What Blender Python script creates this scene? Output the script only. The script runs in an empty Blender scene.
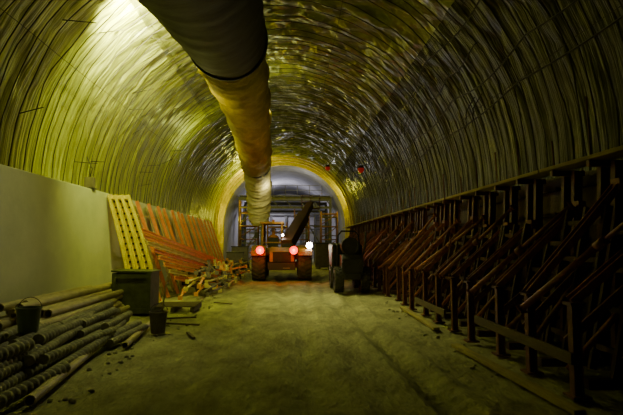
import bpy, math, random, bmesh
from mathutils import Vector, Matrix, noise
random.seed(7)
C = bpy.context.scene.collection

# ------------------------------------------------------------ materials
def mat(name, col, rough=0.6, metal=0.0, col2=None, nscale=4.0, mapping=(1,1,1), bump=0.0, bscale=20.0, emit=None, estr=0.0, spec=0.5, lo=.35, hi=.65):
    m = bpy.data.materials.new(name); m.use_nodes = True
    nt = m.node_tree; b = nt.nodes["Principled BSDF"]
    b.inputs["Roughness"].default_value = rough
    b.inputs["Metallic"].default_value = metal
    b.inputs["Specular IOR Level"].default_value = spec
    b.inputs["Base Color"].default_value = (*col, 1)
    tc = nt.nodes.new("ShaderNodeTexCoord"); mp = nt.nodes.new("ShaderNodeMapping")
    mp.inputs["Scale"].default_value = mapping
    nt.links.new(tc.outputs["Object"], mp.inputs["Vector"])
    if col2:
        n = nt.nodes.new("ShaderNodeTexNoise"); n.inputs["Scale"].default_value = nscale
        n.inputs["Detail"].default_value = 8; n.inputs["Roughness"].default_value = 0.68
        r = nt.nodes.new("ShaderNodeValToRGB")
        r.color_ramp.elements[0].position = lo; r.color_ramp.elements[1].position = hi
        r.color_ramp.elements[0].color = (*col, 1); r.color_ramp.elements[1].color = (*col2, 1)
        nt.links.new(mp.outputs[0], n.inputs["Vector"]); nt.links.new(n.outputs["Fac"], r.inputs[0])
        nt.links.new(r.outputs[0], b.inputs["Base Color"])
    if bump > 0:
        n2 = nt.nodes.new("ShaderNodeTexNoise"); n2.inputs["Scale"].default_value = bscale
        n2.inputs["Detail"].default_value = 6
        bp = nt.nodes.new("ShaderNodeBump"); bp.inputs["Strength"].default_value = bump
        bp.inputs["Distance"].default_value = 0.05
        nt.links.new(mp.outputs[0], n2.inputs["Vector"]); nt.links.new(n2.outputs["Fac"], bp.inputs["Height"])
        nt.links.new(bp.outputs[0], b.inputs["Normal"])
    if emit:
        b.inputs["Emission Color"].default_value = (*emit, 1); b.inputs["Emission Strength"].default_value = estr
    return m

def membrane(name, dark, light, period, rough, bump, stripe=0.3, mapn=(.25,6,.25), wob=1.2, pw=.25, crumple=.5, spec=.6):
    """plastic membrane: thin hoop-wise pleat lines from a warped sine in Y, plus stretched and isotropic crumple noise"""
    m = bpy.data.materials.new(name); m.use_nodes=True; nt=m.node_tree; N=nt.nodes.new; Lk=nt.links.new
    b=nt.nodes["Principled BSDF"]; b.inputs["Roughness"].default_value=rough; b.inputs["Specular IOR Level"].default_value=spec
    tc=N("ShaderNodeTexCoord"); sx=N("ShaderNodeSeparateXYZ"); Lk(tc.outputs["Object"],sx.inputs[0])
    nw=N("ShaderNodeTexNoise"); nw.inputs["Scale"].default_value=.7; nw.inputs["Detail"].default_value=3; Lk(tc.outputs["Object"],nw.inputs["Vector"])
    def M(op,a,bb=None):
        x=N("ShaderNodeMath"); x.operation=op
        if hasattr(a,'links'): Lk(a,x.inputs[0])
        else: x.inputs[0].default_value=a
        if bb is not None:
            if hasattr(bb,'links'): Lk(bb,x.inputs[1])
            else: x.inputs[1].default_value=bb
        return x.outputs[0]
    ph=M('ADD',M('MULTIPLY',sx.outputs[1],2*math.pi/period),M('MULTIPLY',nw.outputs["Fac"],wob*2*math.pi))
    s=M('ABSOLUTE',M('SINE',M('MULTIPLY',ph,.5)))
    mp=N("ShaderNodeMapping"); mp.inputs["Scale"].default_value=mapn; Lk(tc.outputs["Object"],mp.inputs["Vector"])
    n=N("ShaderNodeTexNoise"); n.inputs["Scale"].default_value=1.5; n.inputs["Detail"].default_value=5; Lk(mp.outputs[0],n.inputs["Vector"])
    n2=N("ShaderNodeTexVoronoi"); n2.feature='SMOOTH_F1'; n2.inputs["Scale"].default_value=1.9; n2.inputs["Smoothness"].default_value=.3
    nd=N("ShaderNodeTexNoise"); nd.inputs["Scale"].default_value=1.4; nd.inputs["Detail"].default_value=4; Lk(tc.outputs["Object"],nd.inputs["Vector"])
    vm=N("ShaderNodeVectorMath"); vm.operation='MULTIPLY_ADD'; Lk(nd.outputs["Color"],vm.inputs[0]); vm.inputs[1].default_value=(1.2,1.2,1.2); Lk(tc.outputs["Object"],vm.inputs[2])
    Lk(vm.outputs[0],n2.inputs["Vector"])
    h=M('ADD',M('MULTIPLY',M('POWER',s,pw),stripe),M('ADD',n.outputs["Fac"],M('MULTIPLY',n2.outputs["Distance"],crumple)))
    cidx=M('ADD',M('MULTIPLY',M('POWER',s,pw),stripe),n.outputs["Fac"])
    r=N("ShaderNodeValToRGB"); r.color_ramp.elements[0].position=.30+stripe*.55; r.color_ramp.elements[1].position=.62+stripe
    r.color_ramp.elements[0].color=(*dark,1); r.color_ramp.elements[1].color=(*light,1)
    Lk(cidx,r.inputs[0]); Lk(r.outputs[0],b.inputs["Base Color"])
    bp=N("ShaderNodeBump"); bp.inputs["Strength"].default_value=bump; bp.inputs["Distance"].default_value=.10; Lk(h,bp.inputs["Height"]); Lk(bp.outputs[0],b.inputs["Normal"])
    return m
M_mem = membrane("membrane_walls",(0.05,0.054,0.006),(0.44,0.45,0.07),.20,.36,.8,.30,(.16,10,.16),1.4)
M_memr = membrane("membrane_walls_shaded",(0.010,0.011,0.003),(0.065,0.068,0.015),.22,.34,.8,.25,(.2,8,.2),1.4,spec=.32)  # right-side copy of the membrane, its shade put into a darker colour
M_memc = membrane("membrane_crown",(0.045,0.048,0.008),(0.21,0.215,0.042),.45,.28,.7,.28,(.7,1.6,.7),1.2,.12,1.1,.7)
M_floor = mat("packed_dirt", (0.19,0.185,0.085), 0.95, 0, (0.46,0.44,0.23), 1.5, (1.3,0.7,1), 1.0, 11, spec=0.1, lo=.3, hi=.7)
M_conc = mat("new_concrete", (0.56,0.57,0.45), 0.85, 0, (0.70,0.70,0.55), 0.8, (1,1,1), 0.12, 14)
M_concgray = mat("grey_concrete", (0.24,0.23,0.25), 0.85, 0, (0.40,0.38,0.41), 0.8, (1,1,1), 0.2, 10)
M_yellow = mat("yellow_paint", (0.85,0.66,0.0), 0.6, 0, (0.60,0.46,0.0), 5, (1,1,1), 0.15, 20, spec=.2)
M_yring = mat("yellow_ring", (0.78,0.60,0.0), 0.6, 0, (0.40,0.32,0.0), 1.5, (1,1,1), 0.6, 5, spec=.15)
M_orange = mat("orange_red_paint", (0.74,0.25,0.05), 0.5, 0, (0.50,0.16,0.03), 6, (1,1,1), 0.1, 30)
M_orangel = mat("orange_beam_paint", (0.85,0.38,0.09), 0.5, 0, (0.60,0.25,0.06), 6, (1,1,1), 0.1, 30)
M_propr = mat("dull_red_prop", (0.40,0.125,0.045), 0.5, 0, (0.20,0.07,0.03), 6, (1,1,1), 0.1, 30)
M_palesheet = mat("pale_plate", (0.72,0.60,0.22), 0.6, 0, (0.42,0.32,0.12), 3, (1,1,1), 0.1, 20)
M_rust = mat("rust_brown_steel", (0.22,0.075,0.035), 0.55, 0.0, (0.10,0.04,0.022), 6, (1,1,1), 0.2, 25)
M_darksteel = mat("dark_steel", (0.07,0.036,0.020), 0.6, 0.1, (0.10,0.052,0.028), 5, (1,1,1), 0.2, 25)
M_rebar = mat("rebar_steel", (0.03,0.027,0.018), 0.7, 0.3, (0.06,0.05,0.03), 20)
M_wood = mat("site_timber", (0.44,0.36,0.09), 0.75, 0, (0.26,0.21,0.05), 3, (4,0.7,4), 0.2, 15)
M_wooddk = mat("dirty_timber", (0.14,0.10,0.05), 0.8, 0, (0.08,0.06,0.03), 3, (4,0.7,4), 0.2, 15)
M_ductn = mat("grey_duct", (0.045,0.043,0.024), 0.75, 0, (0.085,0.08,0.04), 1.5, (1,1,1), 0.3, 3, spec=.3)
M_ducty = mat("yellow_duct_fabric", (0.62,0.46,0.0), 0.75, 0, (0.32,0.24,0.0), 1.6, (1,.6,1), 1.0, 3.0, spec=.2)
M_ductp = mat("pale_duct_fabric", (0.90,0.80,0.40), 0.7, 0, (0.72,0.62,0.28), 1.2, (1,1,1), 0.6, 3, spec=.3)
M_pipe = mat("pvc_pipe", (0.50,0.42,0.22), 0.5, 0, (0.32,0.27,0.15), 4, (1,1,1), 0.05, 20)
M_corr = mat("ribbed_hose", (0.38,0.36,0.24), 0.85, 0, (0.18,0.17,0.11), 3, (1,1,1), .3, 10)
M_rubber = mat("tyre_rubber", (0.03,0.028,0.022), 0.8, 0, (0.07,0.06,0.04), 5)
M_vorange = mat("machine_orange", (0.44,0.22,0.02), 0.5, 0, (0.24,0.12,0.02), 5)
M_vdark = mat("machine_dark", (0.04,0.035,0.03), 0.6, 0.2, (0.025,0.022,0.02), 5)
M_vgray = mat("machine_grey", (0.20,0.17,0.13), 0.6, 0.1, (0.13,0.10,0.08), 5)
M_gantry = mat("gantry_grey", (0.07,0.07,0.065), 0.6, 0.1, (0.13,0.125,0.12), 3)
M_boom = mat("boom_brown", (0.13,0.055,0.03), 0.6, 0.1, (0.09,0.04,0.02), 5)
M_glass = mat("dusty_glass", (0.12,0.10,0.08), 0.15, 0, (0.20,0.15,0.1), 4)
M_red = mat("red_lens", (0.8,0.02,0.01), 0.3, emit=(1.0,0.006,0.001), estr=4.0)
M_redhot = mat("red_bulb", (0.8,0.1,0.05), 0.3, emit=(1.0,0.08,0.015), estr=14)
M_redbeacon = mat("red_beacon_lens", (0.4,0.02,0.01), 0.3, emit=(1.0,0.03,0.01), estr=.12)
M_white = mat("lamp_glass_white", (0.9,0.9,0.8), 0.3, emit=(1.0,0.9,0.78), estr=70)
M_lampy = mat("lamp_glass_yellow", (0.9,0.9,0.6), 0.3, emit=(1.0,1.0,0.5), estr=40)
M_green = mat("pale_green_plastic", (0.14,0.19,0.10), 0.6, 0, (0.10,0.13,0.07), 3)
M_crate = mat("olive_box", (0.12,0.13,0.06), 0.7, 0, (0.065,0.07,0.035), 4, (1,1,1), 0.2, 15)
M_skin = mat("skin", (0.35,0.2,0.13), 0.6)
M_hiviz = mat("hi_vis_cloth", (0.5,0.18,0.03), 0.8)
M_helmet = mat("helmet_plastic", (0.7,0.65,0.5), 0.4)
M_rock = mat("rubble", (0.24,0.23,0.12), 0.95, 0, (0.36,0.34,0.2), 6, (1,1,1), 0.5, 20)
M_holes = mat("dark_bolt", (0.03,0.03,0.015), 0.7)

# ------------------------------------------------------------ mesh builder
class B:
    def __init__(s): s.v=[]; s.f=[]; s.s=[]
    def _add(s, vs, fs, smooth=False):
        o=len(s.v); s.v += [tuple(v) for v in vs]
        for f in fs: s.f.append(tuple(i+o for i in f)); s.s.append(smooth)
        return s
    def box(s, c, d, rot=None):
        R = rot if rot else Matrix.Identity(3)
        c=Vector(c); vs=[]
        for z in (-.5,.5):
            for y in (-.5,.5):
                for x in (-.5,.5):
                    vs.append(c + R @ Vector((x*d[0],y*d[1],z*d[2])))
        return s._add(vs,[(0,2,3,1),(4,5,7,6),(0,1,5,4),(2,6,7,3),(0,4,6,2),(1,3,7,5)])
    def frame(s,p,q,up=(0,0,1)):
        p=Vector(p);q=Vector(q);d=(q-p); L=d.length; d.normalize(); u=Vector(up)
        if abs(d.dot(u))>0.98: u=Vector((0,1,0))
        x=d.cross(u).normalized(); z=x.cross(d).normalized()
        return (p+q)/2, L, Matrix((x,d,z)).transposed()
    def beam(s,p,q,w,h,up=(0,0,1)):
        c,L,R=s.frame(p,q,up); return s.box(c,(w,L,h),R)
    def ibeam(s,p,q,w,h,t=0.02,up=(0,0,1)):
        c,L,R=s.frame(p,q,up)
        s.box(c,(t,L,h-t*2),R)
        s.box(c+R@Vector((0,0,h/2-t/2)),(w,L,t),R)
        return s.box(c-R@Vector((0,0,h/2-t/2)),(w,L,t),R)
    def cyl(s,p,q,r,r2=None,n=16,smooth=True):
        if r2 is None: r2=r
        c,L,R=s.frame(p,q); p=Vector(p);q=Vector(q); vs=[]
        for P,rr in((p,r),(q,r2)):
            for i in range(n):
                a=2*math.pi*i/n; vs.append(P+R@Vector((math.cos(a)*rr,0,math.sin(a)*rr)))
        s._add(vs,[(i,(i+1)%n,n+(i+1)%n,n+i) for i in range(n)],smooth)
        o=len(s.v)-2*n
        s.f.append(tuple(o+i for i in range(n))[::-1]); s.s.append(False)
        s.f.append(tuple(o+n+i for i in range(n))); s.s.append(False)
        return s
    def tube(s,pts,r,n=8,cap=True):
        pts=[Vector(p) for p in pts]; m=len(pts)
        rr=r if isinstance(r,(list,tuple)) else [r]*m
        ref=Vector((0,0,1)); vs=[]
        if abs((pts[-1]-pts[0]).normalized().dot(ref))>0.9: ref=Vector((1,0,0))
        for k,p in enumerate(pts):
            d=(pts[min(k+1,m-1)]-pts[max(k-1,0)]).normalized()
            x=d.cross(ref)
            if x.length<1e-3: x=Vector((1,0,0))
            x.normalize(); z=x.cross(d).normalized(); ref=z
            for i in range(n):
                a=2*math.pi*i/n; vs.append(p+x*math.cos(a)*rr[k]+z*math.sin(a)*rr[k])
        fs=[]
        for k in range(m-1):
            for i in range(n):
                fs.append((k*n+i,k*n+(i+1)%n,(k+1)*n+(i+1)%n,(k+1)*n+i))
        s._add(vs,fs,True)
        if cap:
            o=len(s.v)-m*n
            s.f.append(tuple(o+i for i in range(n))[::-1]); s.s.append(False)
            s.f.append(tuple(o+(m-1)*n+i for i in range(n))); s.s.append(False)
        return s
    def hollow(s,p,q,r,t,n=16):
        c,L,R=s.frame(p,q); p=Vector(p);q=Vector(q); vs=[]
        for P,rr in((p,r),(q,r),(q,r-t),(p,r-t)):
            for i in range(n):
                a=2*math.pi*i/n; vs.append(P+R@Vector((math.cos(a)*rr,0,math.sin(a)*rr)))
        fs=[]
        for k in range(4):
            for i in range(n):
                fs.append((k*n+i,k*n+(i+1)%n,((k+1)%4)*n+(i+1)%n,((k+1)%4)*n+i))
        return s._add(vs,fs,False)
    def prism(s,poly,a,b,axis='x'):
        n=len(poly); vs=[]
        for t in(a,b):
            for (u,w) in poly:
                vs.append((t,u,w) if axis=='x' else (u,t,w))
        s._add(vs,[(i,(i+1)%n,n+(i+1)%n,n+i) for i in range(n)]+[tuple(range(n))[::-1],tuple(range(n,2*n))])
        return s
    def obj(s,name,m,parent=None,bevel=0,**kw):
        me=bpy.data.meshes.new(name); me.from_pydata(s.v,[],s.f); me.update()
        me.polygons.foreach_set("use_smooth",s.s)
        me.materials.append(m)
        o=bpy.data.objects.new(name,me); C.objects.link(o)
        if bevel:
            b=o.modifiers.new("bevel","BEVEL"); b.width=bevel; b.segments=2; b.limit_method='ANGLE'
        if parent: o.parent=parent
        for k,v in kw.items(): o[k]=v
        return o

def empty(name,loc,label,category,rot=0,**kw):
    e=bpy.data.objects.new(name,None); C.objects.link(e); e.location=loc; e.rotation_euler=(0,0,rot)
    e.empty_display_size=0.2
    e["label"]=label; e["category"]=category
    for k,v in kw.items(): e[k]=v
    return e
def copy_thing(root,loc,rot=None):
    n=root.copy(); C.objects.link(n); n.location=loc
    if rot is not None: n.rotation_euler=rot
    for ch in root.children:
        c=ch.copy(); c.parent=n; C.objects.link(c)
        for g in ch.children:
            gg=g.copy(); gg.parent=c; C.objects.link(gg)
    return n
def aim(o,p,q):
    c,L,R=B().frame(p,q); o.location=p; o.rotation_euler=R.to_euler(); return L

CX=-0.4; CZ=2.9; R=5.0; YE=36.5

# ------------------------------------------------------------ setting : vault + walls
def nz(x,y,z): return noise.noise(Vector((x,y,z)))
def shell(name,a0,a1,na,ys,ye,dy,m):
    vs=[];fs=[]
    ny=int((ye-ys)/dy)+1
    for j in range(ny):
        y=ys+(ye-ys)*j/(ny-1)
        for i in range(na+1):
            a=a0+(a1-a0)*i/na
            ca,sa=math.cos(a),math.sin(a)
            crown=max(0,sa)**2
            s_=a*5
            wob=0.5*nz(s_*0.4,y*0.25,3.1)+.2*nz(s_*1.3,y*.9,13.1)
            yy=y+wob
            d=0.028*nz(s_*0.18,y*7.5,1.0)*(1-.7*crown)+0.04*nz(s_*0.2,y*2.8,5.0)
            amp=0.14+0.16*nz(s_*0.5,y*0.4,21.0)
            d+=crown*(amp*abs(math.sin(math.pi*yy/1.2))*(0.6+.4*abs(math.sin(s_*2.1+2*nz(y*.5,s_*.3,6)))) - 0.08)
            r1=1-abs(2*nz(s_*1.1,y*1.3,9.0))
            r2=1-abs(2*nz(s_*.7+y*.8,y*1.1-s_*.5,19.0))
            r3=1-abs(2*nz(s_*.9-y*.9,y*1.2+s_*.6,29.0))
            d+=(0.12+.88*crown)*(0.06*r1*r1+.08*r2**3+.07*r3**4-.07)
            d+=crown*0.10*nz(s_*0.7,y*0.8,2.0)
            r=R+0.14+d
            vs.append((CX+ca*r,y,CZ+sa*r))
    w=na+1
    for j in range(ny-1):
        for i in range(na):
            fs.append((j*w+i,j*w+i+1,(j+1)*w+i+1,(j+1)*w+i))
    b=B(); b._add(vs,fs,True); return b.obj(name,m,kind="structure")
A0=math.radians(44); A1=math.radians(128)
shell("ceiling",A0,A1,125,-3,YE,0.055,M_memc)
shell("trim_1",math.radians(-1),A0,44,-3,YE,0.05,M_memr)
shell("trim_2",A1,math.radians(181),48,-3,YE,0.05,M_mem)
def vwall(name,x,sgn,m):
    vs=[];fs=[];ny=520;nzv=10
    for j in range(ny+1):
        y=-3+(YE+3)*j/ny
        for i in range(nzv+1):
            z=-0.1+3.0*i/nzv
            d=0.05*nz(z*0.5,y*5.5,sgn)+0.03*nz(z*1.2,y*9,7.7)
            vs.append((x+sgn*(0.12+d),y,z))
    w=nzv+1
    for j in range(ny):
        for i in range(nzv): fs.append((j*w+i,j*w+i+1,(j+1)*w+i+1,(j+1)*w+i))
    b=B(); b._add(vs,fs,True); return b.obj(name,m,kind="structure")
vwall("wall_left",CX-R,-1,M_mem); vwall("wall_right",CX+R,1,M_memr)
B().box((CX,-3.1,4),(11,0.2,9)).obj("wall_back",M_darksteel,kind="structure")

# floor with tyre ruts
vs=[];fs=[];nx=180;ny=620
for j in range(ny+1):
    y=-3+70*(j/ny)**1.5
    for i in range(nx+1):
        x=-5.6+10.4*i/nx
        edge=max(0,abs(x+.3)-2.0)
        z=0.03*nz(x*0.9,y*0.6,0)+(0.014+.02*min(edge,1))*nz(x*3,y*2.2,4)+0.014*nz(x*9,y*8,4)
        for (tx,am,ph) in((-1.5,.35,.22),(-.1,.3,.22),(.75,-.4,.18),(1.95,-.4,.18),(1.35,.25,.3)):
            c=tx+am*math.sin(y*ph)
            g=(x-c)/0.15
            z-=0.045*math.exp(-g*g)*(1+.3*math.sin(y*24+x*6))
            z+=0.024*math.exp(-((abs(x-c)-.28)/.09)**2)
        vs.append((x,y,z-0.03))
w=nx+1
for j in range(ny):
    for i in range(nx): fs.append((j*w+i,j*w+i+1,(j+1)*w+i+1,(j+1)*w+i))
b=B(); b._add(vs,fs,True); b.obj("floor",M_floor,kind="structure")

def arch(name,r_in,r_out,y0,y1,m,cz=CZ,n=48,**kw):
    b=B(); prof=[]
    for rr in(r_in,r_out):
        pr=[(CX+rr,0.0)]
        for i in range(n+1):
            a=math.pi*i/n; pr.append((CX+rr*math.cos(a),cz+rr*math.sin(a)))
        pr.append((CX-rr,0.0)); prof.append(pr)
    k=len(prof[0]); vs=[]
    for y in(y0,y1):
        for pr in prof:
            for (x,z) in pr: vs.append((x,y,z))
    fs=[]
    for i in range(k-1):
        fs.append((i,i+1,k+i+1,k+i)); fs.append((2*k+i,3*k+i,3*k+i+1,2*k+i+1))
        fs.append((i,2*k+i,2*k+i+1,i+1)); fs.append((k+i,k+i+1,3*k+i+1,3*k+i))
    fs.append((0,k,3*k,2*k)); fs.append((k-1,3*k-1,4*k-1,2*k-1))
    b._add(vs,fs,False); return b.obj(name,m,**kw)
arch("trim_3",4.6,5.3,YE,YE+0.3,M_yring,kind="structure")
arch("trim_4",4.62,4.95,YE+0.3,58,M_concgray,kind="structure")
B().box((CX,58,4),(10,0.2,9)).obj("wall_far",M_concgray,kind="structure")
for i,yy in enumerate((35.7,34.6,33.5)):
    arch("steel_arch_rib",4.72,4.86,yy,yy+0.14,M_yring,label="yellow steel arch rib against the vault membrane",category="arch rib",group="yellow arch ribs near the tunnel lining")

b=B(); b.box((-5.08,11.5,1.45),(0.62,29,2.90))
b.obj("concrete_lining_wall",M_conc,bevel=0.015,label="freshly cast pale concrete side wall lining",category="wall")

# ------------------------------------------------------------ rebar rings
def arcpts(r,n,y=0,a0=0,a1=180,wob=0,sd=0):
    return [((r+wob*nz(i*.4,sd,1))*math.cos(math.radians(a0+(a1-a0)*i/n)),y+wob*2*nz(i*.25,sd,5),(r+wob*nz(i*.4,sd,1))*math.sin(math.radians(a0+(a1-a0)*i/n))) for i in range(n+1)]
short=[]
for v in range(5):
    P=arcpts(4.88,48,wob=.05,sd=v*3.3)
    b=B(); b.tube(P,0.011,5)
    me=bpy.data.meshes.new("rebar_ring"); me.from_pydata(b.v,[],b.f); me.materials.append(M_rebar); short.append(me)
y=4.4; k=0
while y<32.6:
    y+=random.uniform(.30,.55)
    o=bpy.data.objects.new("rebar_ring",short[k%5]); C.objects.link(o); o.location=(CX,y,CZ); k+=1
    o["label"]="thin dark steel reinforcement hoop following the vault"; o["category"]="rebar"; o["group"]="reinforcement hoops"
for a in (20,41,70,98,127,150):
    r=4.85; pts=[]
    for i in range(21):
        aa=math.radians(a+1.0*nz(i*.5,a,0)); pts.append((CX+r*math.cos(aa),2+31*i/20,CZ+r*math.sin(aa)))
    B().tube(pts,0.006,5).obj("tie_rod",M_rebar,label="long thin steel bar tied along the vault hoops",category="rebar",group="longitudinal tie bars")
for k in range(24):
    a=math.radians(random.uniform(128,172)); yy=random.uniform(5.5,20)
    rr=5.05; x=CX+rr*math.cos(a); z=CZ+rr*math.sin(a)
    q=(x+random.uniform(.4,.7),yy-random.uniform(-.1,.5),z+random.uniform(-.05,.12))
    B().tube([(x,yy,z),q],0.010,5).obj("starter_bar",M_rebar,label="short steel bar end sticking out of the vault",category="rebar",group="protruding bar ends")
for k in range(12):
    a=math.radians(random.uniform(20,38)); yy=random.uniform(7,24)
    rr=5.12; x=CX+rr*math.cos(a); z=CZ+rr*math.sin(a)
    B().tube([(x,yy,z),(x-.22,yy-.03,z-.35),(x-.24,yy-.05,z-.75)],0.010,5).obj("starter_bar",M_rebar,label="short steel bar end hanging off the vault",category="rebar",group="protruding bar ends")
for k,(a,ys,ye) in enumerate(((27,4,22),(20,5,30),(40,6,26),(33,9,18))):
    pts=[]
    for i in range(61):
        t=i/60; yy=ys+(ye-ys)*t
        rr=4.78
        aa=math.radians(a-1.6*abs(math.sin(t*math.pi*5+k))-1.2*nz(t*6,k*3,2)-3*t)
        pts.append((CX+rr*math.cos(aa),yy,CZ+rr*math.sin(aa)))
    B().tube(pts,0.016,6).obj("electric_cable",M_vdark,label="black cable running along the vault shoulder",category="cable",group="site cables")

# ------------------------------------------------------------ ventilation duct
duct=empty("ventilation_duct",(-1.2,0,4.6),"large yellow flexible ventilation duct hanging below the vault","air duct")
o0=Vector((-1.2,0,4.6))
def smoothpath(P,n):
    out=[]; m=len(P)
    for k in range(m-1):
        p0=P[max(k-1,0)];p1=P[k];p2=P[k+1];p3=P[min(k+2,m-1)]
        for i in range(n):
            t=i/n
            out.append(tuple(0.5*((2*p1[c])+(-p0[c]+p2[c])*t+(2*p0[c]-5*p1[c]+4*p2[c]-p3[c])*t*t+(-p0[c]+3*p1[c]-3*p2[c]+p3[c])*t**3) for c in range(4)))
    out.append(P[-1]); return out
near=[(-0.93,2.5,3.95,.76),(-1.08,5,4.72,.77),(-1.22,7.5,5.3,.78),(-1.29,9.6,5.72,.79)]
mid=[(-1.29,9.6,5.72,.70),(-1.35,11.0,5.88,.78),(-1.39,13.5,6.0,.76),(-1.46,16.5,6.1,.74),(-1.6,20.5,5.95,.74),(-1.72,24.5,5.6,.72)]
end=[(-1.72,24.5,5.6,.66),(-1.78,26.5,5.2,.70),(-1.80,28.0,4.6,.70),(-1.85,28.8,3.8,.68),(-1.86,29.2,3.05,.60),(-1.86,29.3,2.75,.45)]
def ductpart(P,name,m,wr,label=None,n=40):
    S=smoothpath(P,20); pts=[Vector(p[:3])-o0 for p in S]
    rr=[p[3]*(1+wr*nz(i*0.35,2.2,p[0])) for i,p in enumerate(S)]
    kw={"label":label} if label else {}
    b=B().tube(pts,rr,n)
    for i in range(len(S)):
        c=pts[i]
        for k in range(n):
            v=Vector(b.v[i*n+k]); d=v-c; a=2*math.pi*k/n
            f=1+wr*(nz(math.cos(a)*1.5+i*.25,math.sin(a)*1.5,i*.12)+.6*nz(math.cos(a)*4,math.sin(a)*4,i*.4))
            b.v[i*n+k]=tuple(c+d*f)
    return b.obj(name,m,duct,**kw)
ductpart(near,"duct_pipe",M_ductn,0.02,"dark grey rigid duct section")
ductpart(mid,"duct_hose",M_ducty,0.10,"yellow fabric duct section")
ductpart(end,"duct_outlet",M_ductp,0.10,"pale sagging fabric duct end")
for (c,d,r) in(((-1.29,9.6,5.72),(-.1,2.1,.4),.83),((-1.72,24.5,5.6),(-.05,2,-.35),.74)):
    d=Vector(d).normalized()*.07; c=Vector(c)-o0
    B().hollow(c-d,c+d,r,.09,36).obj("coupling_ring",M_ductn,duct)
for yy,zz in((9.6,6.4),(13,6.7),(16.5,6.8),(20.5,6.68),(24,6.4)):
    x=-1.3-(yy-9.6)*.027
    for sx in(-.25,.25):
        b=B()
        zt=CZ+math.sqrt(R*R-(x+sx-CX)**2)+.02
        b.tube([(x+sx*.6-o0.x,yy,zz-.08-o0.z),(x+sx-o0.x,yy,zt-o0.z)],.012,5)
        b.obj("hanger_cable",M_rebar,duct)

# ------------------------------------------------------------ right formwork
def bay(variant):
    fw=empty("formwork_bay",(3.0,5.08,0),"reddish-brown steel wall formwork bay with diagonal brace","formwork",group="formwork bays along the wall")
    b=B(); b.beam((1.25,0,.2),(1.38,0,2.66),.88,0.03,up=(1,0,0))
    for k in range(6):
        t=.1+k*.16; x=1.25+.13*t; z=.2+2.5*t
        b.box((x-.07,0,z),(.10,.86,.05))
    b.obj("shutter_panel",M_darksteel,fw)
    for yo in(-.14,.14):
        B().ibeam((1.0,yo,.05),(1.12,yo,2.64),.08,.12,.02,up=(1,0,0)).obj("soldier_beam",M_rust,fw)
    b=B(); b.ibeam((0,0,.02),(0,0,.95),.09,.10,.018,up=(1,0,0)); b.box((0,0,.012),(.2,.2,.024)); b.box((0,0,.96),(.16,.16,.03)); b.cyl((0,-.07,.8),(0,.07,.8),.03,n=10)
    b.obj("post",M_rust,fw)
    lean=(-.48,-.25,-.40)[variant]; top=(2.10,1.90,2.30)[variant]
    b=B(); b.ibeam((.0,.05,.98),(.93,lean,top),.09,.12,.018,up=(0,1,0)); b.box((.94,lean,top),(.10,.16,.14))
    b.obj("diagonal_brace",M_propr,fw,label="reddish diagonal steel brace")
    b=B(); b.beam((.06,.26,.52),(.90,-.1,1.35+.1*variant),.07,.09); b.obj("diagonal_brace",M_rust,fw)
    b=B(); b.cyl((.08,.3,.2),(.9,.1,1.0+.2*variant),.035,n=10); b.obj("raking_prop",M_propr if variant==1 else M_rust,fw)
    b=B(); b.beam((.1,0,.13),(.92,0,.13),.1,.1); b.obj("foot_beam",M_darksteel,fw)
    b=B(); t0=(.42,.0,.18); t1=(.80,.0,1.75+.15*variant)
    for yo in(-.40,0,.40): b.beam((t0[0],yo,t0[2]),(t1[0],yo,t1[2]),.05,.09,up=(1,0,0))
    for t in(.15,.4,.65,.9): b.beam((t0[0]+(t1[0]-t0[0])*t,-.42,t0[2]+(t1[2]-t0[2])*t),(t0[0]+(t1[0]-t0[0])*t,.42,t0[2]+(t1[2]-t0[2])*t),.04,.06)
    b.obj("shutter_frame",M_darksteel,fw)
    b=B(); b.beam((.82,0,2.62),(1.3,0,2.62),.06,.08); b.cyl((.87,0,2.62),(.84,0,3.1+.2*variant),.014,n=8)
    b.obj("walkway_bracket",M_rust,fw)
    return fw
V=[bay(0),bay(1),bay(2)]
for i,v in enumerate(V): v.location=(3.0,4.1+.95*i,0)
y=4.1+.95*2; k=0
while y<32:
    y+=.95; k+=1
    copy_thing(V[random.choice((0,1,2,0))],(3.0+random.uniform(-.06,.06),y,0),(0,0,random.uniform(-.05,.05)))
yy=5.2
while yy<26:
    p=Vector((2.88,yy+random.uniform(.6,1.2),random.uniform(.75,1.0))); q=Vector((3.80,yy-random.uniform(.4,1.0),random.uniform(1.9,2.35)))
    L=(q-p).length; b=B(); b.cyl((0,0,0),(0,L*.55,0),.042,n=12); b.cyl((0,L*.5,0),(0,L,0),.030,n=12); b.cyl((0,L*.5,0),(0,L*.56,0),.055,n=12); b.box((0,0,0),(.12,.015,.12)); b.box((0,L,0),(.12,.015,.12))
    o=b.obj("leaning_prop",M_propr,label="long rusty orange prop leaning across the formwork bays",category="prop",group="long props on the formwork"); aim(o,p,q)
    yy+=random.uniform(1.2,1.9)
yy=3.2
while yy<33:
    L=4.0
    b=B(); b.box((0,0,0),(.34,L-.03,.05)); o=b.obj("walkway_board",M_wood,bevel=.004,label="pale timber walkway board on the formwork brackets",category="plank",group="walkway boards")
    o.location=(3.98,yy+L/2,2.695); o.rotation_euler=(0,0,random.uniform(-.008,.008))
    yy+=L
for (y0,L,z) in((4.9,2.6,.42),(9.0,2.1,.3)):
    o=B().box((0,0,0),(.04,L,.12)).obj("guard_board",M_wooddk,bevel=.004,label="dirty timber board fixed low along the posts",category="plank",group="low guard boards")
    o.location=(2.88,y0+L/2,z)
for (x,y0,L,r) in((2.62,6.0,3.0,.05),(2.72,10.4,3.0,-.02)):
    o=B().box((0,0,.03),(.12,L,.05)).obj("timber_plank",M_wood,bevel=.005,label="loose pale timber plank lying on the dirt floor",category="plank",group="planks on the floor")
    o.location=(x,y0,0.0); o.rotation_euler=(0,0,r)

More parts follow.
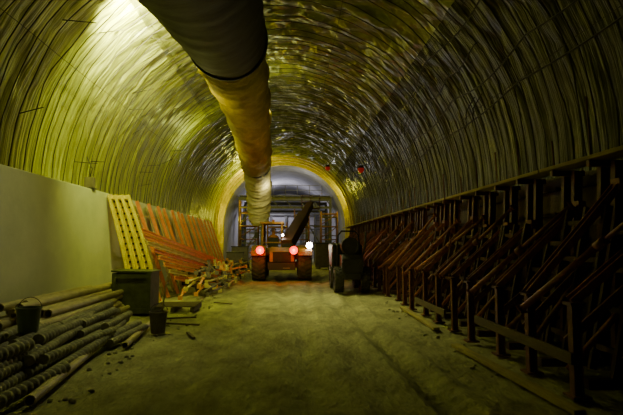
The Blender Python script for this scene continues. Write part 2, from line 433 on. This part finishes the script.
# ------------------------------------------------------------ left formwork (leaning)
lf=empty("stop_end_panel",(-4.12,12.75,0),"bright yellow steel shutter end panel with bolt holes","formwork")
b=B()
def sl(u,t):
    xb=.10+u*.66; xt=-.58+u*.48
    return (xb+(xt-xb)*(t**1.25), 0.0, 2.85*t)
ts=[i/8 for i in range(9)]
for u in(0,.33,.66,1):
    for i in range(8): b.beam(sl(u,ts[i]),sl(u,ts[i+1]),.07,.10,up=(0,1,0))
poly=[(sl(0,t)[0],sl(0,t)[2]) for t in ts]+[(sl(1,t)[0],sl(1,t)[2]) for t in ts[::-1]]
b.prism(poly,.045,.06,axis='y')
b.obj("panel_frame",M_yellow,lf)
bolt=B().cyl((0,.02,0),(0,.05,0),.03,n=8,smooth=False).obj("bolt",M_holes,lf)
first=True
for t in[.06+.055*k for k in range(17)]:
    for u in(.165,.5,.83):
        o=bolt if first else bolt.copy()
        if not first: C.objects.link(o)
        first=False; o.parent=lf; o.location=sl(u,t)
for t in(.03,.97):
    B().beam(sl(0,t),sl(1,t),.06,.06).obj("cross_rail",M_yellow,lf)

rb=empty("leaning_rib_frame",(-3.55,13.6,0),"orange steel shutter rib with pale plate leaning on the wall","formwork",group="leaning orange shutter ribs")
b=B(); b.ibeam((0,0,0.0),(-1.0,0,2.85),.07,.09,.02,up=(1,0,0)); b.obj("rib",M_orange,rb)
b=B(); b.beam((-.22,.5,.05),(-1.14,.5,2.8),.62,.015,up=(1,0,0)); b.obj("plate",M_palesheet,rb)
for t in(.15,.38,.6,.85): B().beam((-t*1.0-.05,.06,2.85*t),(-t*1.0-.05,.9,2.85*t),.03,.04).obj("stiffener",M_palesheet,rb)
yv=13.6
for k in range(1,15):
    yv+=random.uniform(.95,1.1)
    copy_thing(rb,(-3.55+random.uniform(-.05,.05),yv,0),(0,0,random.uniform(-.04,.04)))
for k in range(8):
    z0=2.0-.2*k; p=Vector((-3.46-.35*z0+.12+.03*k,12.9+.2*k,z0)); q=Vector((-2.85+.07*k,20.6-.45*k,.80-.10*k))
    if q.z<.1: q.z=.1
    L=(q-p).length; mm=(M_orangel,M_orangel,M_palesheet,M_orange)[k%4]
    o=B().ibeam((0,0,0),(0,L,0),.08,.10,.016).obj("loose_waler",mm,label="long orange steel beam propped sloping against the ribs" if k%4!=2 else "long pale steel beam propped sloping against the ribs",category="beam",group="sloping stacked beams")
    aim(o,p,q)
for k in range(100):
    y0=random.uniform(13.0,23.5); x0=random.uniform(-3.1,-2.3)+.03*(y0-13); L=random.uniform(.9,2.3); an=random.uniform(-.8,.9)
    if x0+math.sin(an)*L<-4.2: an=abs(an)*.3
    if x0+math.sin(an)*L>-1.7: an=-.2
    z=.06+.085*(k%9)
    m_=random.choice((M_orangel,M_vgray,M_palesheet,M_vgray,M_vdark,M_palesheet))
    b=B(); b.cyl((0,0,0),(0,L*.6,0),.032,n=10); b.cyl((0,L*.6,0),(0,L,0),.022,n=10); b.box((0,0,0),(.12,.012,.12)); b.box((0,L,0),(.12,.012,.12)); b.cyl((0,L*.57,0),(0,L*.63,0),.045,n=10)
    o=b.obj("steel_prop",m_,label="telescopic steel prop lying in a messy heap",category="prop",group="heap of steel props")
    q=(x0+math.sin(an)*L,y0+math.cos(an)*L,z+random.uniform(-.0,.25)); aim(o,(x0,y0,z+.01),q)

# ------------------------------------------------------------ foreground pipes, hoses
for x0,y0 in((-4.0,7.9),(-4.0,10.2)):
    B().box((0,0,.05),(1.3,.1,.1)).obj("timber_bearer",M_wooddk,label="timber bearer under the stacked pipes",category="timber",group="pipe bearers").location=(x0,y0,0)
for lay,(n,z) in enumerate(((9,.165),(8,.28),(7,.395),(6,.51),(3,.625))):
    for i in range(n):
        x=-4.65+.142*i+.07*lay; L=random.uniform(3.0,3.9); y0=7.3+random.uniform(-.35,.35)+.15*lay
        r=random.choice((.052,.058,.062))
        b=B(); b.hollow((0,0,0),(0,L,0),r,.009,14)
        if i%2: b.hollow((0,-.01,0),(0,.14,0),r+.008,.016,14)
        o=b.obj("plastic_pipe",M_pipe,label="tan plastic drain pipe in a stacked pile by the wall",category="pipe",group="stacked plastic pipes")
        o.location=(x,y0,z); o.rotation_euler=(random.uniform(-.005,.008),0,random.uniform(-.025,.025))
def hose(L,r):
    b=B(); pts=[];rr=[]; n=int(L/.02); ph=random.uniform(0,6)
    for i in range(n+1):
        pts.append((0.04*math.sin(i*.02*1.9+ph),i*.02,0.02*math.sin(i*.03+ph))); rr.append(r if i%5 in(0,1,2) else r*.74)
    b.tube(pts,rr,12); return b
for lay,(n,z) in enumerate(((9,.08),(7,.20),(4,.32))):
    for i in range(n):
        for seg in range(3):
            if random.random()<.10: continue
            L=random.uniform(1.2,2.1); o=hose(L,random.uniform(.055,.08)).obj("ribbed_hose",M_corr,label="dirty pale ribbed drainage tube lying in a heap",category="tube",group="heap of ribbed tubes")
            y0=4.3+seg*1.75+random.uniform(-.3,.3)+.1*lay
            o.location=(-3.95+.145*i+.09*lay+.04*seg,y0,z+.005); o.rotation_euler=(random.uniform(-.01,.05),0,random.uniform(-.13,.13))
for (x,y0,L,r,an) in((-2.55,5.0,2.4,.055,.13),(-2.5,7.6,2.0,.05,.10)):
    o=B().hollow((0,0,0),(0,L,0),r,.012,16).obj("steel_tube",M_pipe,label="smooth pale tube lying beside the ribbed tubes",category="pipe",group="loose tubes")
    o.location=(x,y0,r+.0); o.rotation_euler=(0,0,an)
def bucket(loc,label,m,s=1.0):
    e=empty("bucket",loc,label,"bucket")
    b=B(); n=24; prof=[(.115,0),(.15,.34),(.158,.34),(.158,.36),(.142,.36),(.107,.015)]
    vs=[(r*s*math.cos(2*math.pi*i/n),r*s*math.sin(2*math.pi*i/n),z*s) for (r,z) in prof for i in range(n)]
    fs=[(q*n+i,q*n+(i+1)%n,(q+1)*n+(i+1)%n,(q+1)*n+i) for q in range(5) for i in range(n)]+[tuple(range(n))[::-1],tuple(range(5*n,6*n))]
    b._add(vs,fs,False); b.obj("body",m,e)
    b=B(); b.tube([(.155*s*math.cos(math.pi*i/12),.03,(.34+.15*math.sin(math.pi*i/12))*s) for i in range(13)],.005,6); b.obj("handle",M_rebar,e)
bucket((-2.35,8.9,0),"dark plastic bucket standing on the dirt floor",M_vgray,1.05)
bucket((-3.5,6.75,.38),"pale green plastic bucket on the heap of tubes",M_green,1.0)
B().tube([(-2.33,8.9,.03),(-2.22,8.95,1.0)],.014,6).obj("stick",M_wood,label="thin wooden stick standing up in the bucket",category="stick")
cr=empty("equipment_box",(-3.52,11.4,0),"olive green battered wooden site box with battens","box")
b=B(); b.box((0,0,.48),(.84,.7,.90)); b.obj("body",M_crate,cr,bevel=.01)
for x in(-.38,.38): B().box((x,-.37,.48),(.09,.04,.90)).obj("batten",M_crate,cr)
for z in(.1,.86): B().box((0,-.365,z),(.68,.03,.09)).obj("batten",M_crate,cr)
b=B(); b.box((0,0,.96),(.9,.78,.04),Matrix.Rotation(.03,3,'Y')); b.obj("lid",M_crate,cr,bevel=.006)
cr2=empty("pallet",(-2.7,11.9,0),"weathered wooden pallet lying by the box","pallet")
for i in range(5): B().box((0,-.4+.2*i,.13),(1.0,.12,.022)).obj("deck_board",M_wooddk,cr2)
for x in(-.45,0,.45): B().box((x,0,.055),(.09,.95,.10)).obj("bearer",M_wooddk,cr2)
rocks=[]
for k in range(4):
    bm=bmesh.new(); bmesh.ops.create_icosphere(bm,subdivisions=2,radius=1)
    for v in bm.verts:
        v.co*=1+.5*nz(v.co.x*1.2+k*7,v.co.y*1.2,v.co.z*1.2); v.co.z*=.65
    me=bpy.data.meshes.new("rock"); bm.to_mesh(me); bm.free(); me.materials.append(M_rock); rocks.append(me)
for k in range(160):
    o=bpy.data.objects.new("rock",rocks[k%4]); C.objects.link(o)
    if k<110: x=random.gauss(-2.4,.2); y=random.uniform(5,20)
    else: x=random.gauss(2.55,.15); y=random.uniform(5,20)
    s=random.uniform(.012,.035); o.scale=(s,s,s); o.location=(x,y,s*.4-.03); o.rotation_euler=(0,0,random.uniform(0,6))
    o["label"]="small lump of broken rock on the dirt floor"; o["category"]="rock"; o["group"]="scattered rubble"
for (x,y,L,a) in((-1.75,9.6,.9,1.3),(-1.6,8.3,.5,.4),(-1.5,12.8,.6,1.0),(-2.0,10.6,.8,1.9)):
    o=B().beam((0,0,.02),(0,L,.025),.05,.03).obj("wood_scrap",M_wooddk,label="broken scrap of timber on the dirt floor",category="wood scrap",group="timber scraps"); o.location=(x,y,0); o.rotation_euler=(0,0,a)

# ------------------------------------------------------------ wheels helper
def wheel(parent,x,y,r,w,name="wheel",rimmat=M_vgray):
    n=48; b=B()
    prof=[(-.5*w,r*.55),(-.5*w,r*.86),(-.38*w,r*.94),(.38*w,r*.94),(.5*w,r*.86),(.5*w,r*.55)]
    vs=[(x+px,y+rr*math.cos(2*math.pi*i/n),r+rr*math.sin(2*math.pi*i/n)) for (px,rr) in prof for i in range(n)]
    fs=[(q*n+i,q*n+(i+1)%n,(q+1)*n+(i+1)%n,(q+1)*n+i) for q in range(5) for i in range(n)]
    b._add(vs,fs,False)
    for k in range(20):
        a=2*math.pi*k/20
        for sx in(-1,1):
            a2=a+(0 if sx<0 else math.pi/20)
            c=Vector((x+sx*w*.24,y+r*.95*math.cos(a2),r+r*.95*math.sin(a2)))
            R_=Matrix.Rotation(a2-math.pi/2,3,'X') @ Matrix.Rotation(sx*.5,3,'Z')
            b.box(c,(w*.52,r*.10,r*.09),R_)
    t=b.obj(name,M_rubber,parent)
    b=B(); b.cyl((x-.3*w,y,r),(x+.3*w,y,r),r*.56,n=28); b.cyl((x-.42*w,y,r),(x+.42*w,y,r),r*.2,n=16)
    b.obj("rim",rimmat,t)
    return t

# ------------------------------------------------------------ telehandler seen from rear
TX,TY=-0.34,20.5
tv=empty("telescopic_handler",(TX,TY,0),"yellow-orange telescopic boom handler with lit red tail lamps","construction vehicle")
for (x,y) in((-.98,.55),(.98,.55),(-.98,3.6),(.98,3.6)): wheel(tv,x,y,.66,.58)
b=B(); b.box((0,2.2,.75),(1.1,4.2,.34)); b.box((0,-.06,.62),(1.15,.16,.30)); b.box((0,.55,.66),(1.7,.24,.24))
b.obj("chassis",M_vdark,tv,bevel=.02)
b=B(); b.prism([(.05,.80),(.05,1.22),(.35,1.40),(1.5,1.44),(1.5,.80)],-.52,.52); b.obj("engine_cover",M_vorange,tv,bevel=.04)
b=B()
for k in range(7): b.box((0,.03,.86+.055*k),(.7,.03,.025))
b.box((0,.045,1.02),(.76,.02,.42)); b.obj("radiator_grille",M_vdark,tv)
for sx in(-1,1):
    for yc in(.55,3.6):
        b=B()
        for i in range(6):
            a=math.radians(50+100*i/6); a2=math.radians(50+100*(i+1)/6)
            p=Vector((sx*.98,yc+.80*math.cos(a),.68+.80*math.sin(a))); q=Vector((sx*.98,yc+.80*math.cos(a2),.68+.80*math.sin(a2)))
            b.beam(p,q,.60,.035)
        b.obj("mudguard",M_vorange,tv)
cab=B()
for (x,y) in((-.90,1.15),(-.02,1.15),(-.90,2.75),(-.02,2.75)): cab.beam((x,y,1.15),(x*.96,y,2.46),.09,.09)
cab.box((-.46,1.95,2.50),(1.06,1.9,.10)); cab.box((-.46,1.95,1.22),(.95,1.7,.35)); cab.box((-.46,1.15,1.62),(.88,.05,.06))
cab.obj("cab_frame",M_vorange,tv,bevel=.015)
b=B(); b.box((-.90,1.95,1.9),(.015,1.5,.95)); b.obj("side_window",M_glass,tv)
b=B(); b.box((-.42,1.9,1.38),(.46,.45,.10)); b.box((-.42,1.72,1.62),(.46,.1,.46)); b.obj("seat",M_vdark,tv,bevel=.03)
p=Vector((.20,.9,1.50)); q=Vector((1.05,4.4,3.00)); r_=Vector((1.45,6.1,3.70))
b=B(); b.beam(p,q,.50,.52); bo=b.obj("boom",M_boom,tv,bevel=.02,label="dark brown main boom section")
b=B(); b.beam(q-(q-p)*.1,r_,.34,.38); b.obj("boom_extension",M_boom,tv,bevel=.02)
b=B(); b.cyl((.25,1.9,1.3),(.75,3.4,2.3),.07,n=12); b.cyl((.6,2.9,1.95),(.86,3.7,2.5),.04,n=12); b.obj("lift_cylinder",M_vgray,tv)
b=B(); b.box((.24,1.0,1.4),(.5,.5,.35)); b.obj("boom_pivot",M_vdark,tv,bevel=.02)
b=B(); b.box((.70,2.2,1.15),(.5,1.6,.6)); b.obj("side_engine_pod",M_vorange,tv,bevel=.06)
bs=B(); c=r_+Vector((.05,.5,.1))
bs.box(c+Vector((0,0,-.28)),(1.0,.75,.05))
for z in(.12,.45):
    for (a1,a2) in(((-.5,-.37),(.5,-.37)),((.5,-.37),(.5,.37)),((.5,.37),(-.5,.37)),((-.5,.37),(-.5,-.37))):
        bs.tube([c+Vector((a1[0],a1[1],z)),c+Vector((a2[0],a2[1],z))],.02,6)
for x in(-.5,0,.5):
    for yv in(-.37,.37): bs.tube([c+Vector((x,yv,-.28)),c+Vector((x,yv,.45))],.02,6)
bs.obj("work_basket",M_boom,tv)
LX=(-.90,.50)
for x in LX:
    B().cyl((x,-.26,1.30),(x,-.10,1.30),.18,n=20).obj("lamp_housing",M_vdark,tv)
    B().beam((x,-.14,1.28),(x*.6,.1,1.1),.06,.06).obj("lamp_bracket",M_vdark,tv)
    tl=B().cyl((x,-.285,1.30),(x,-.255,1.30),.17,n=20).obj("tail_lamp",M_red,tv)
    B().cyl((x,-.30,1.30),(x,-.283,1.30),.055,n=16).obj("bulb",M_redhot,tl)
for (x,z,yv,rr) in((.02,1.95,1.05,.045),(1.16,1.50,.1,.13)):
    bb=B(); bb.cyl((x,yv,z),(x,yv+.1,z),rr+.025,n=16); bb.beam((x,yv+.08,z),(x-.1,yv+.1,z-.35),.03,.03); bb.obj("lamp_bracket",M_vdark,tv)
    B().cyl((x,yv-.02,z),(x,yv+.0,z),rr,n=16).obj("work_lamp",M_white,tv)
b=B(); b.cyl((-.42,1.6,2.54),(-.42,1.6,2.66),.06,n=12); b.obj("beacon",M_orange,tv)
b=B(); b.tube([(-.95,1.3,1.9),(-1.1,1.25,1.95)],.015,6); b.box((-1.15,1.23,1.95),(.17,.03,.26)); b.obj("mirror",M_vdark,tv)
b=B(); b.box((.2,-.16,.55),(.3,.1,.05)); b.obj("tow_hitch",M_vgray,tv)
def figure(name,loc,rot,joints,edges,rad,label,m):
    me=bpy.data.meshes.new(name); me.from_pydata(joints,edges,[])
    o=bpy.data.objects.new(name,me); C.objects.link(o); o.location=loc; o.rotation_euler=(0,0,rot)
    sk=o.modifiers.new("skin","SKIN"); 
    for i,r in enumerate(rad): me.skin_vertices[0].data[i].radius=(r,r) if not isinstance(r,tuple) else r
    me.skin_vertices[0].data[0].use_root=True
    sk.use_smooth_shade=True
    s=o.modifiers.new("sub","SUBSURF"); s.levels=2; s.render_levels=2
    me.materials.append(m); o["label"]=label; o["category"]="person"
    return o
def person(loc,rot,label,m=M_hiviz):
    J=[(0,0,.10),(0,-.02,.35),(0,0,.55),(0,.01,.64),(0,.03,.76),(0,.03,.86),(-.10,.02,.08),(-.13,.42,.10),(-.13,.46,-.14),(.10,.02,.08),(.13,.42,.10),(.13,.46,-.14),
       (-.19,0,.52),(-.24,.12,.28),(-.15,.36,.30),(.19,0,.52),(.24,.12,.28),(.15,.36,.30),(-.13,.52,-.15),(.13,.52,-.15)]
    E=[(0,1),(1,2),(2,3),(3,4),(4,5),(0,6),(6,7),(7,8),(0,9),(9,10),(10,11),(2,12),(12,13),(13,14),(2,15),(15,16),(16,17),(8,18),(11,19)]
    Rr=[(.15,.11),(.15,.11),(.15,.10),.055,.095,.085,.09,.065,.05,.09,.065,.05,.065,.05,.04,.065,.05,.04,.045,.045]
    p=figure("person",loc,rot,J,E,Rr,label,m)
    hz=J[4][2]; hy=J[4][1]
    b=B(); n=20; vs=[];
    for k in range(7):
        a=k/6*math.pi/2
        for i in range(n): vs.append((.125*math.cos(a)*math.cos(2*math.pi*i/n),hy+.14*math.cos(a)*math.sin(2*math.pi*i/n),hz+.05+.13*math.sin(a)))
    fs=[(k*n+i,k*n+(i+1)%n,(k+1)*n+(i+1)%n,(k+1)*n+i) for k in range(6) for i in range(n)]
    b._add(vs,fs,True); b.box((0,hy+.15,hz+.06),(.18,.08,.015)); b.obj("helmet",M_helmet,p)
    b=B(); b.tube([(0,hy+.06,hz-.09),(0,hy+.085,hz-.04),(0,hy+.09,hz+.03),(0,hy+.08,hz+.07)],[.04,.06,.065,.05],12); b.cyl((0,hy+.13,hz-.01),(0,hy+.17,hz-.02),.018,.01,n=8)
    b.obj("face",M_skin,p)
    for s_ in(-1,1):
        w=Vector(J[14] if s_<0 else J[17]); d=Vector((0,.08,-.02))
        b=B(); b.tube([w,w+d*.6,w+d],[.035,.042,.03],10)
        for f in range(4):
            st=w+d+Vector(((f-1.5)*.018,0,0)); b.tube([st,st+d*.4,st+d*(.75-.08*abs(f-1.5))+Vector((0,0,-.015))],[.009,.009,.007],6)
        b.tube([w+d*.4+Vector((-s_*.03,0,0)),w+d*.9+Vector((-s_*.055,0,0))],[.01,.008],6)
        b.obj("hand",M_skin,p)
    return p
person((TX-.42,TY+1.97,1.36),0,"seated driver in orange work jacket and pale helmet")

# ------------------------------------------------------------ dark dumper
dv=empty("site_dumper",(2.0,15.4,0),"small dark wheeled site dumper parked by the formwork","construction vehicle")
for (x,y) in((-.42,.4),(.42,.4),(-.42,2.0),(.42,2.0)): wheel(dv,x,y,.42,.30,rimmat=M_vdark)
b=B(); b.box((0,1.2,.55),(.55,2.5,.22)); b.prism([(-.02,.6),(-.02,1.1),(.12,1.22),(.95,1.22),(.95,.6)],-.34,.34); b.obj("chassis",M_vdark,dv,bevel=.03)
b=B(); b.box((0,1.1,1.28),(.42,.4,.1)); b.box((0,.95,1.48),(.42,.08,.38)); b.obj("seat",M_vdark,dv,bevel=.03)
b=B()
b.prism([(1.35,.72),(2.6,.78),(2.85,1.6),(1.25,1.55)],-.55,.50); b.obj("skip",M_vdark,dv,bevel=.06)
b=B(); b.cyl((-.06,.15,1.50),(-.06,.85,1.50),.27,n=28); b.hollow((-.06,.1,1.50),(-.06,.18,1.50),.285,.04,28); b.obj("air_tank",M_vdark,dv)
b=B(); b.tube([(-.4,.95,.7),(-.38,.95,1.85),(-.26,.95,2.0),(.2,.95,2.0),(.32,.95,1.85),(.4,.95,.7)],.03,8); b.obj("roll_bar",M_vdark,dv)
b=B(); b.tube([(.05+.18*math.cos(2*math.pi*i/16),1.5-.06*math.sin(2*math.pi*i/16),1.55+.16*math.sin(2*math.pi*i/16)) for i in range(17)],.015,6); b.cyl((.05,1.5,1.55),(.05,1.7,1.2),.02,n=8); b.obj("steering_wheel",M_vdark,dv)
b=B(); b.tube([(.3,.1,1.1),(.42,.15,1.5),(.44,.15,1.95)],.03,8); b.cyl((-.28,.02,.95),(-.28,-.1,.95),.08,n=12); b.cyl((.28,.02,.95),(.28,-.1,.95),.08,n=12); b.obj("exhaust_pipe",M_vdark,dv)

# ------------------------------------------------------------ gantry in lined tunnel
g=empty("formwork_gantry",(CX,39.5,0),"dark grey steel travelling gantry with platforms inside the lined arch","gantry")
for y in(0,5):
    b=B()
    for x in(-3.7,-1.9,1.9,3.7): b.ibeam((x,y,0),(x,y,5.2 if abs(x)>2 else 4.6),.2,.24,.04,up=(0,1,0))
    b.ibeam((-3.8,y,5.2),(3.8,y,5.2),.22,.3,.04)
    b.ibeam((-3.7,y,4.5),(3.7,y,4.5),.16,.18,.03)
    b.obj("portal_frame",M_gantry,g)
for x in(-3.7,3.7):
    sx=1 if x<0 else -1
    for (p,q) in(((x,0,.6),(x,4,.6)),((x,0,.8),(x,4,5)),((x,0,3.2),(x+sx*1.7,0,5.1)),((x,0,1.6),(x+sx*1.7,0,1.6)),((x,0,3.0),(x+sx*1.7,0,3.0)),((x,0,.2),(x+sx*1.7,0,2.9))): B().beam(p,q,.10,.10).obj("brace",M_gantry,g)
for k in range(-3,4):
    B().beam((k*1.1,0,5.2),(k*1.1+.55,0,4.5),.07,.07).obj("brace",M_gantry,g)
b=B(); b.box((0,2,5.42),(7.4,4.6,.06)); b.obj("platform",M_gantry,g)
for sx in(-1,1):
    B().box((sx*2.9,-.5,2.9),(1.2,.9,.05)).obj("side_platform",M_wooddk,g)
    b=B()
    for x in(2.35,3.45): b.cyl((sx*x,-.9,2.9),(sx*x,-.9,3.9),.025,n=8); b.cyl((sx*x,-.9,0),(sx*x,-.9,2.9),.04,n=8)
    b.beam((sx*2.3,-.9,3.9),(sx*3.5,-.9,3.9),.05,.05); b.beam((sx*2.3,-.9,3.4),(sx*3.5,-.9,3.4),.04,.04); b.obj("scaffold_rail",M_gantry,g)
b=B()
for x in(-3,-2,-1,0,1,2,3): b.cyl((x,-.15,5.4),(x,-.15,6.3),.025,n=8)
b.beam((-3,-.15,5.9),(3,-.15,5.9),.04,.04); b.beam((-2.8,-.15,6.3),(2.8,-.15,6.3),.04,.04)
b.obj("guard_rail",M_gantry,g)
b=B(); 
for k in range(12): b.box((-2.6,-.3,.3*k+.25),(.45,.04,.04))
b.cyl((-2.82,-.3,0),(-2.82,-.3,3.9),.025,n=8); b.cyl((-2.38,-.3,0),(-2.38,-.3,3.9),.025,n=8); b.obj("ladder",M_gantry,g)
def tower(x,y,w,h):
    e=empty("scaffold_tower",(x,y,0),"rusty tube scaffold tower with boards under the arch","scaffold",group="scaffold towers")
    b=B()
    for xx in(-w/2,w/2):
        for yy in(-.5,.5): b.cyl((xx,yy,0),(xx,yy,h),.045,n=8)
    k=0; z=.9
    while z<h:
        b.cyl((-w/2,-.5,z),(w/2,-.5,z),.035,n=8); b.cyl((-w/2,.5,z),(w/2,.5,z),.035,n=8); b.cyl((-w/2,-.5,z-.8),(w/2,-.5,z),.03,n=8); z+=.95; k+=1
    b.obj("tube_frame",M_rust,e)
    B().box((0,0,h*.55),(w+.1,1.0,.05)).obj("deck",M_wooddk,e); B().box((0,0,h*.9),(w+.1,1.0,.05)).obj("deck",M_wooddk,e)
tower(-2.9,34.6,1.3,4.6); tower(-1.0,38.0,1.5,3.2); tower(2.9,36.0,1.2,3.9); tower(.9,37.5,1.1,4.2)
bf=empty("bulkhead_shutter",(CX,50,0),"grey steel bulkhead shutter closing the lined tunnel","formwork")
b=B(); b.box((0,0,2.3),(8.4,.1,4.6)); b.obj("sheet",M_concgray,bf)
for x in(-3,-1.5,0,1.5,3): B().ibeam((x,-.2,0),(x,-.2,4.6),.2,.25,.03,up=(0,1,0)).obj("stiffener",M_gantry,bf)
for z in(1.5,3,4.5): B().beam((-4,-.38,z),(4,-.38,z),.1,.15).obj("cross_beam",M_gantry,bf)
for (x,y,sx,sz) in((-3.1,30.5,1.0,1.3),(-3.1,27.8,.9,1.0),(2.2,31,1.2,1.5)):
    e=empty("tool_cabinet",(x,y,0),"dark steel tool cabinet standing beside the wall","cabinet",group="tool cabinets")
    B().box((0,0,sz/2+.05),(sx,.8,sz)).obj("body",M_vgray,e,bevel=.02)
    B().box((0,0,sz+.08),(sx+.06,.86,.05)).obj("lid",M_vdark,e)
    for xx in(-.3,.3): B().box((xx,0,.03),(.1,.7,.06)).obj("skid",M_vdark,e)

# ------------------------------------------------------------ lamps and added fill lights
def floodlamp(loc,rot,label,m=M_lampy,drop=0.4):
    e=empty("flood_lamp",loc,label,"lamp"); e.rotation_euler=rot
    b=B(); b.box((0,0,.06),(.36,.24,.1)); b.tube([(-.2,0,.02),(-.2,0,.2),(.2,0,.2),(.2,0,.02)],.012,6); b.obj("housing",M_vdark,e,bevel=.01)
    b=B(); b.box((0,0,.0),(.30,.19,.02)); b.obj("lens",m,e)
    b=B(); b.tube([(0,0,.2),(0,0,.2+drop)],.012,6); b.obj("hanger",M_rebar,e)
    return e
floodlamp((-2.75,9.3,6.62),(0,2.2,0),"yellow-green flood lamp hung from the vault",drop=.25)
floodlamp((-2.6,33.0,6.6),(0,0,0),"yellow flood lamp near the lining arch",drop=.4)
for (x,y,z) in((2.35,30,6.35),(3.55,24,5.35)):
    e=empty("warning_beacon",(x,y,z),"small red warning lamp on the vault","lamp",group="red vault beacons")
    B().cyl((0,0,0),(0,0,.12),.13,n=14).obj("base",M_vdark,e)
    b=B(); b.tube([(0,0,0),(0,0,-.12),(0,0,-.2),(0,0,-.24)],[.16,.15,.10,.03],14); b.obj("lens",M_redbeacon,e)
    d=Vector((x-CX,0,z-CZ)); d=d.normalized()*(5.05-d.length)
    B().tube([(0,0,.1),(d.x,0,max(d.z,.2))],.02,6).obj("bracket",M_rebar,e)
e=empty("junction_box",(-4.86,11.9,2.90),"small dark electrical box on top of the concrete wall","electrical box")
b=B(); b.box((0,0,.16),(.22,.14,.26)); b.obj("body",M_vgray,e,bevel=.01)
b=B(); b.box((0,0,.015),(.26,.2,.03)); b.tube([(.0,0,.29),(.04,.02,.5),(-.1,.03,.8)],.012,6); b.obj("cable_stub",M_vdark,e)

def light(kind,loc,energy,col,size=.3,to=None,spot=None,blend=.5):
    l=bpy.data.lights.new("lamp_or_fill_light",kind); l.energy=energy; l.color=col
    if kind=='AREA': l.size=size
    else: l.shadow_soft_size=size
    if spot: l.spot_size=math.radians(spot); l.spot_blend=blend
    o=bpy.data.objects.new("lamp_or_fill_light",l); C.objects.link(o); o.location=loc
    if to: o.rotation_euler=(Vector(to)-Vector(loc)).to_track_quat('-Z','Y').to_euler()
    return o
YG=(0.87,1.0,0.18)
light('SPOT',(-3.0,10.1,6.3),4200,(.97,1,.48),.10,to=(-3.55,11.0,6.9),spot=125,blend=1)
light('SPOT',(-2.75,9.6,6.4),1250,YG,.10,to=(-4.3,14.2,3.6),spot=112,blend=.9)
light('SPOT',(-2.2,8.3,5.6),170,(.97,1,.5),.15,to=(-3.8,7.6,.3),spot=80,blend=1)  # added fill on the foreground pipes and tubes, no lamp body
light('SPOT',(-.3,9.5,4.7),75,(1,.84,.45),.2,to=(3.7,13.0,1.2),spot=70,blend=1)  # added warm fill for the right formwork, no lamp body
light('POINT',(-2.6,33.0,6.45),400,(1.0,.94,.08),.15)
light('POINT',(3.2,34.9,5.0),110,(1.0,.92,.06),.12)
light('POINT',(-4.0,35.0,3.4),110,(1.0,.92,.06),.12)
light('POINT',(-3.6,20,5.7),70,YG,.15)
light('SPOT',(-.7,17.0,7.3),2000,(.95,.97,.38),.25,to=(.0,12.6,0),spot=64,blend=1)  # added spot brightening the middle of the floor, without a fixture
light('POINT',(-.6,17.5,7.1),32,(.92,1,.3),.2)
light('POINT',(-1.0,26.2,4.4),42,(1.0,.92,.5),.2)  # added fill to brighten the pale duct end, no fixture
light('SPOT',(-1.3,11.8,4.6),260,(1.0,.92,.42),.2,to=(-3.6,16.0,.9),spot=70,blend=1)  # added fill on the leaning ribs and sloping beams, no fixture
light('POINT',(-2.6,12.6,5.0),32,(1.0,.95,.30),.2)  # added fill bringing out the yellow duct section, no lamp there
light('POINT',(-1.5,47,5.6),560,(.86,.86,1.0),.3)
light('POINT',(1.0,38.0,6.2),50,(.9,.88,.8),.3)
for x in LX: light('POINT',(TX+x,TY-.6,1.15),18,(1,.02,.005),.08)
light('POINT',(TX,TY+.6,2.6),9,(1,.85,.5),.1)
light('SPOT',(TX+1.16,TY-.15,1.52),160,(1,.9,.6),.06,to=(.4,13,-.2),spot=60,blend=1)

wd=bpy.data.worlds.new("world"); bpy.context.scene.world=wd; wd.use_nodes=True
bg=wd.node_tree.nodes["Background"]; bg.inputs[0].default_value=(.5,.5,.2,1); bg.inputs[1].default_value=.006

cam=bpy.data.cameras.new("camera"); co=bpy.data.objects.new("camera",cam); C.objects.link(co)
f=484.0; cam.sensor_width=36; cam.lens=36*f/623; cam.clip_start=.05; cam.clip_end=200
co.location=(0,0,1.6)
pitch=math.atan((243-207.5)/f); yaw=math.atan((311.5-290)/f)
co.rotation_euler=(math.pi/2+pitch,0,-yaw)
bpy.context.scene.camera=co
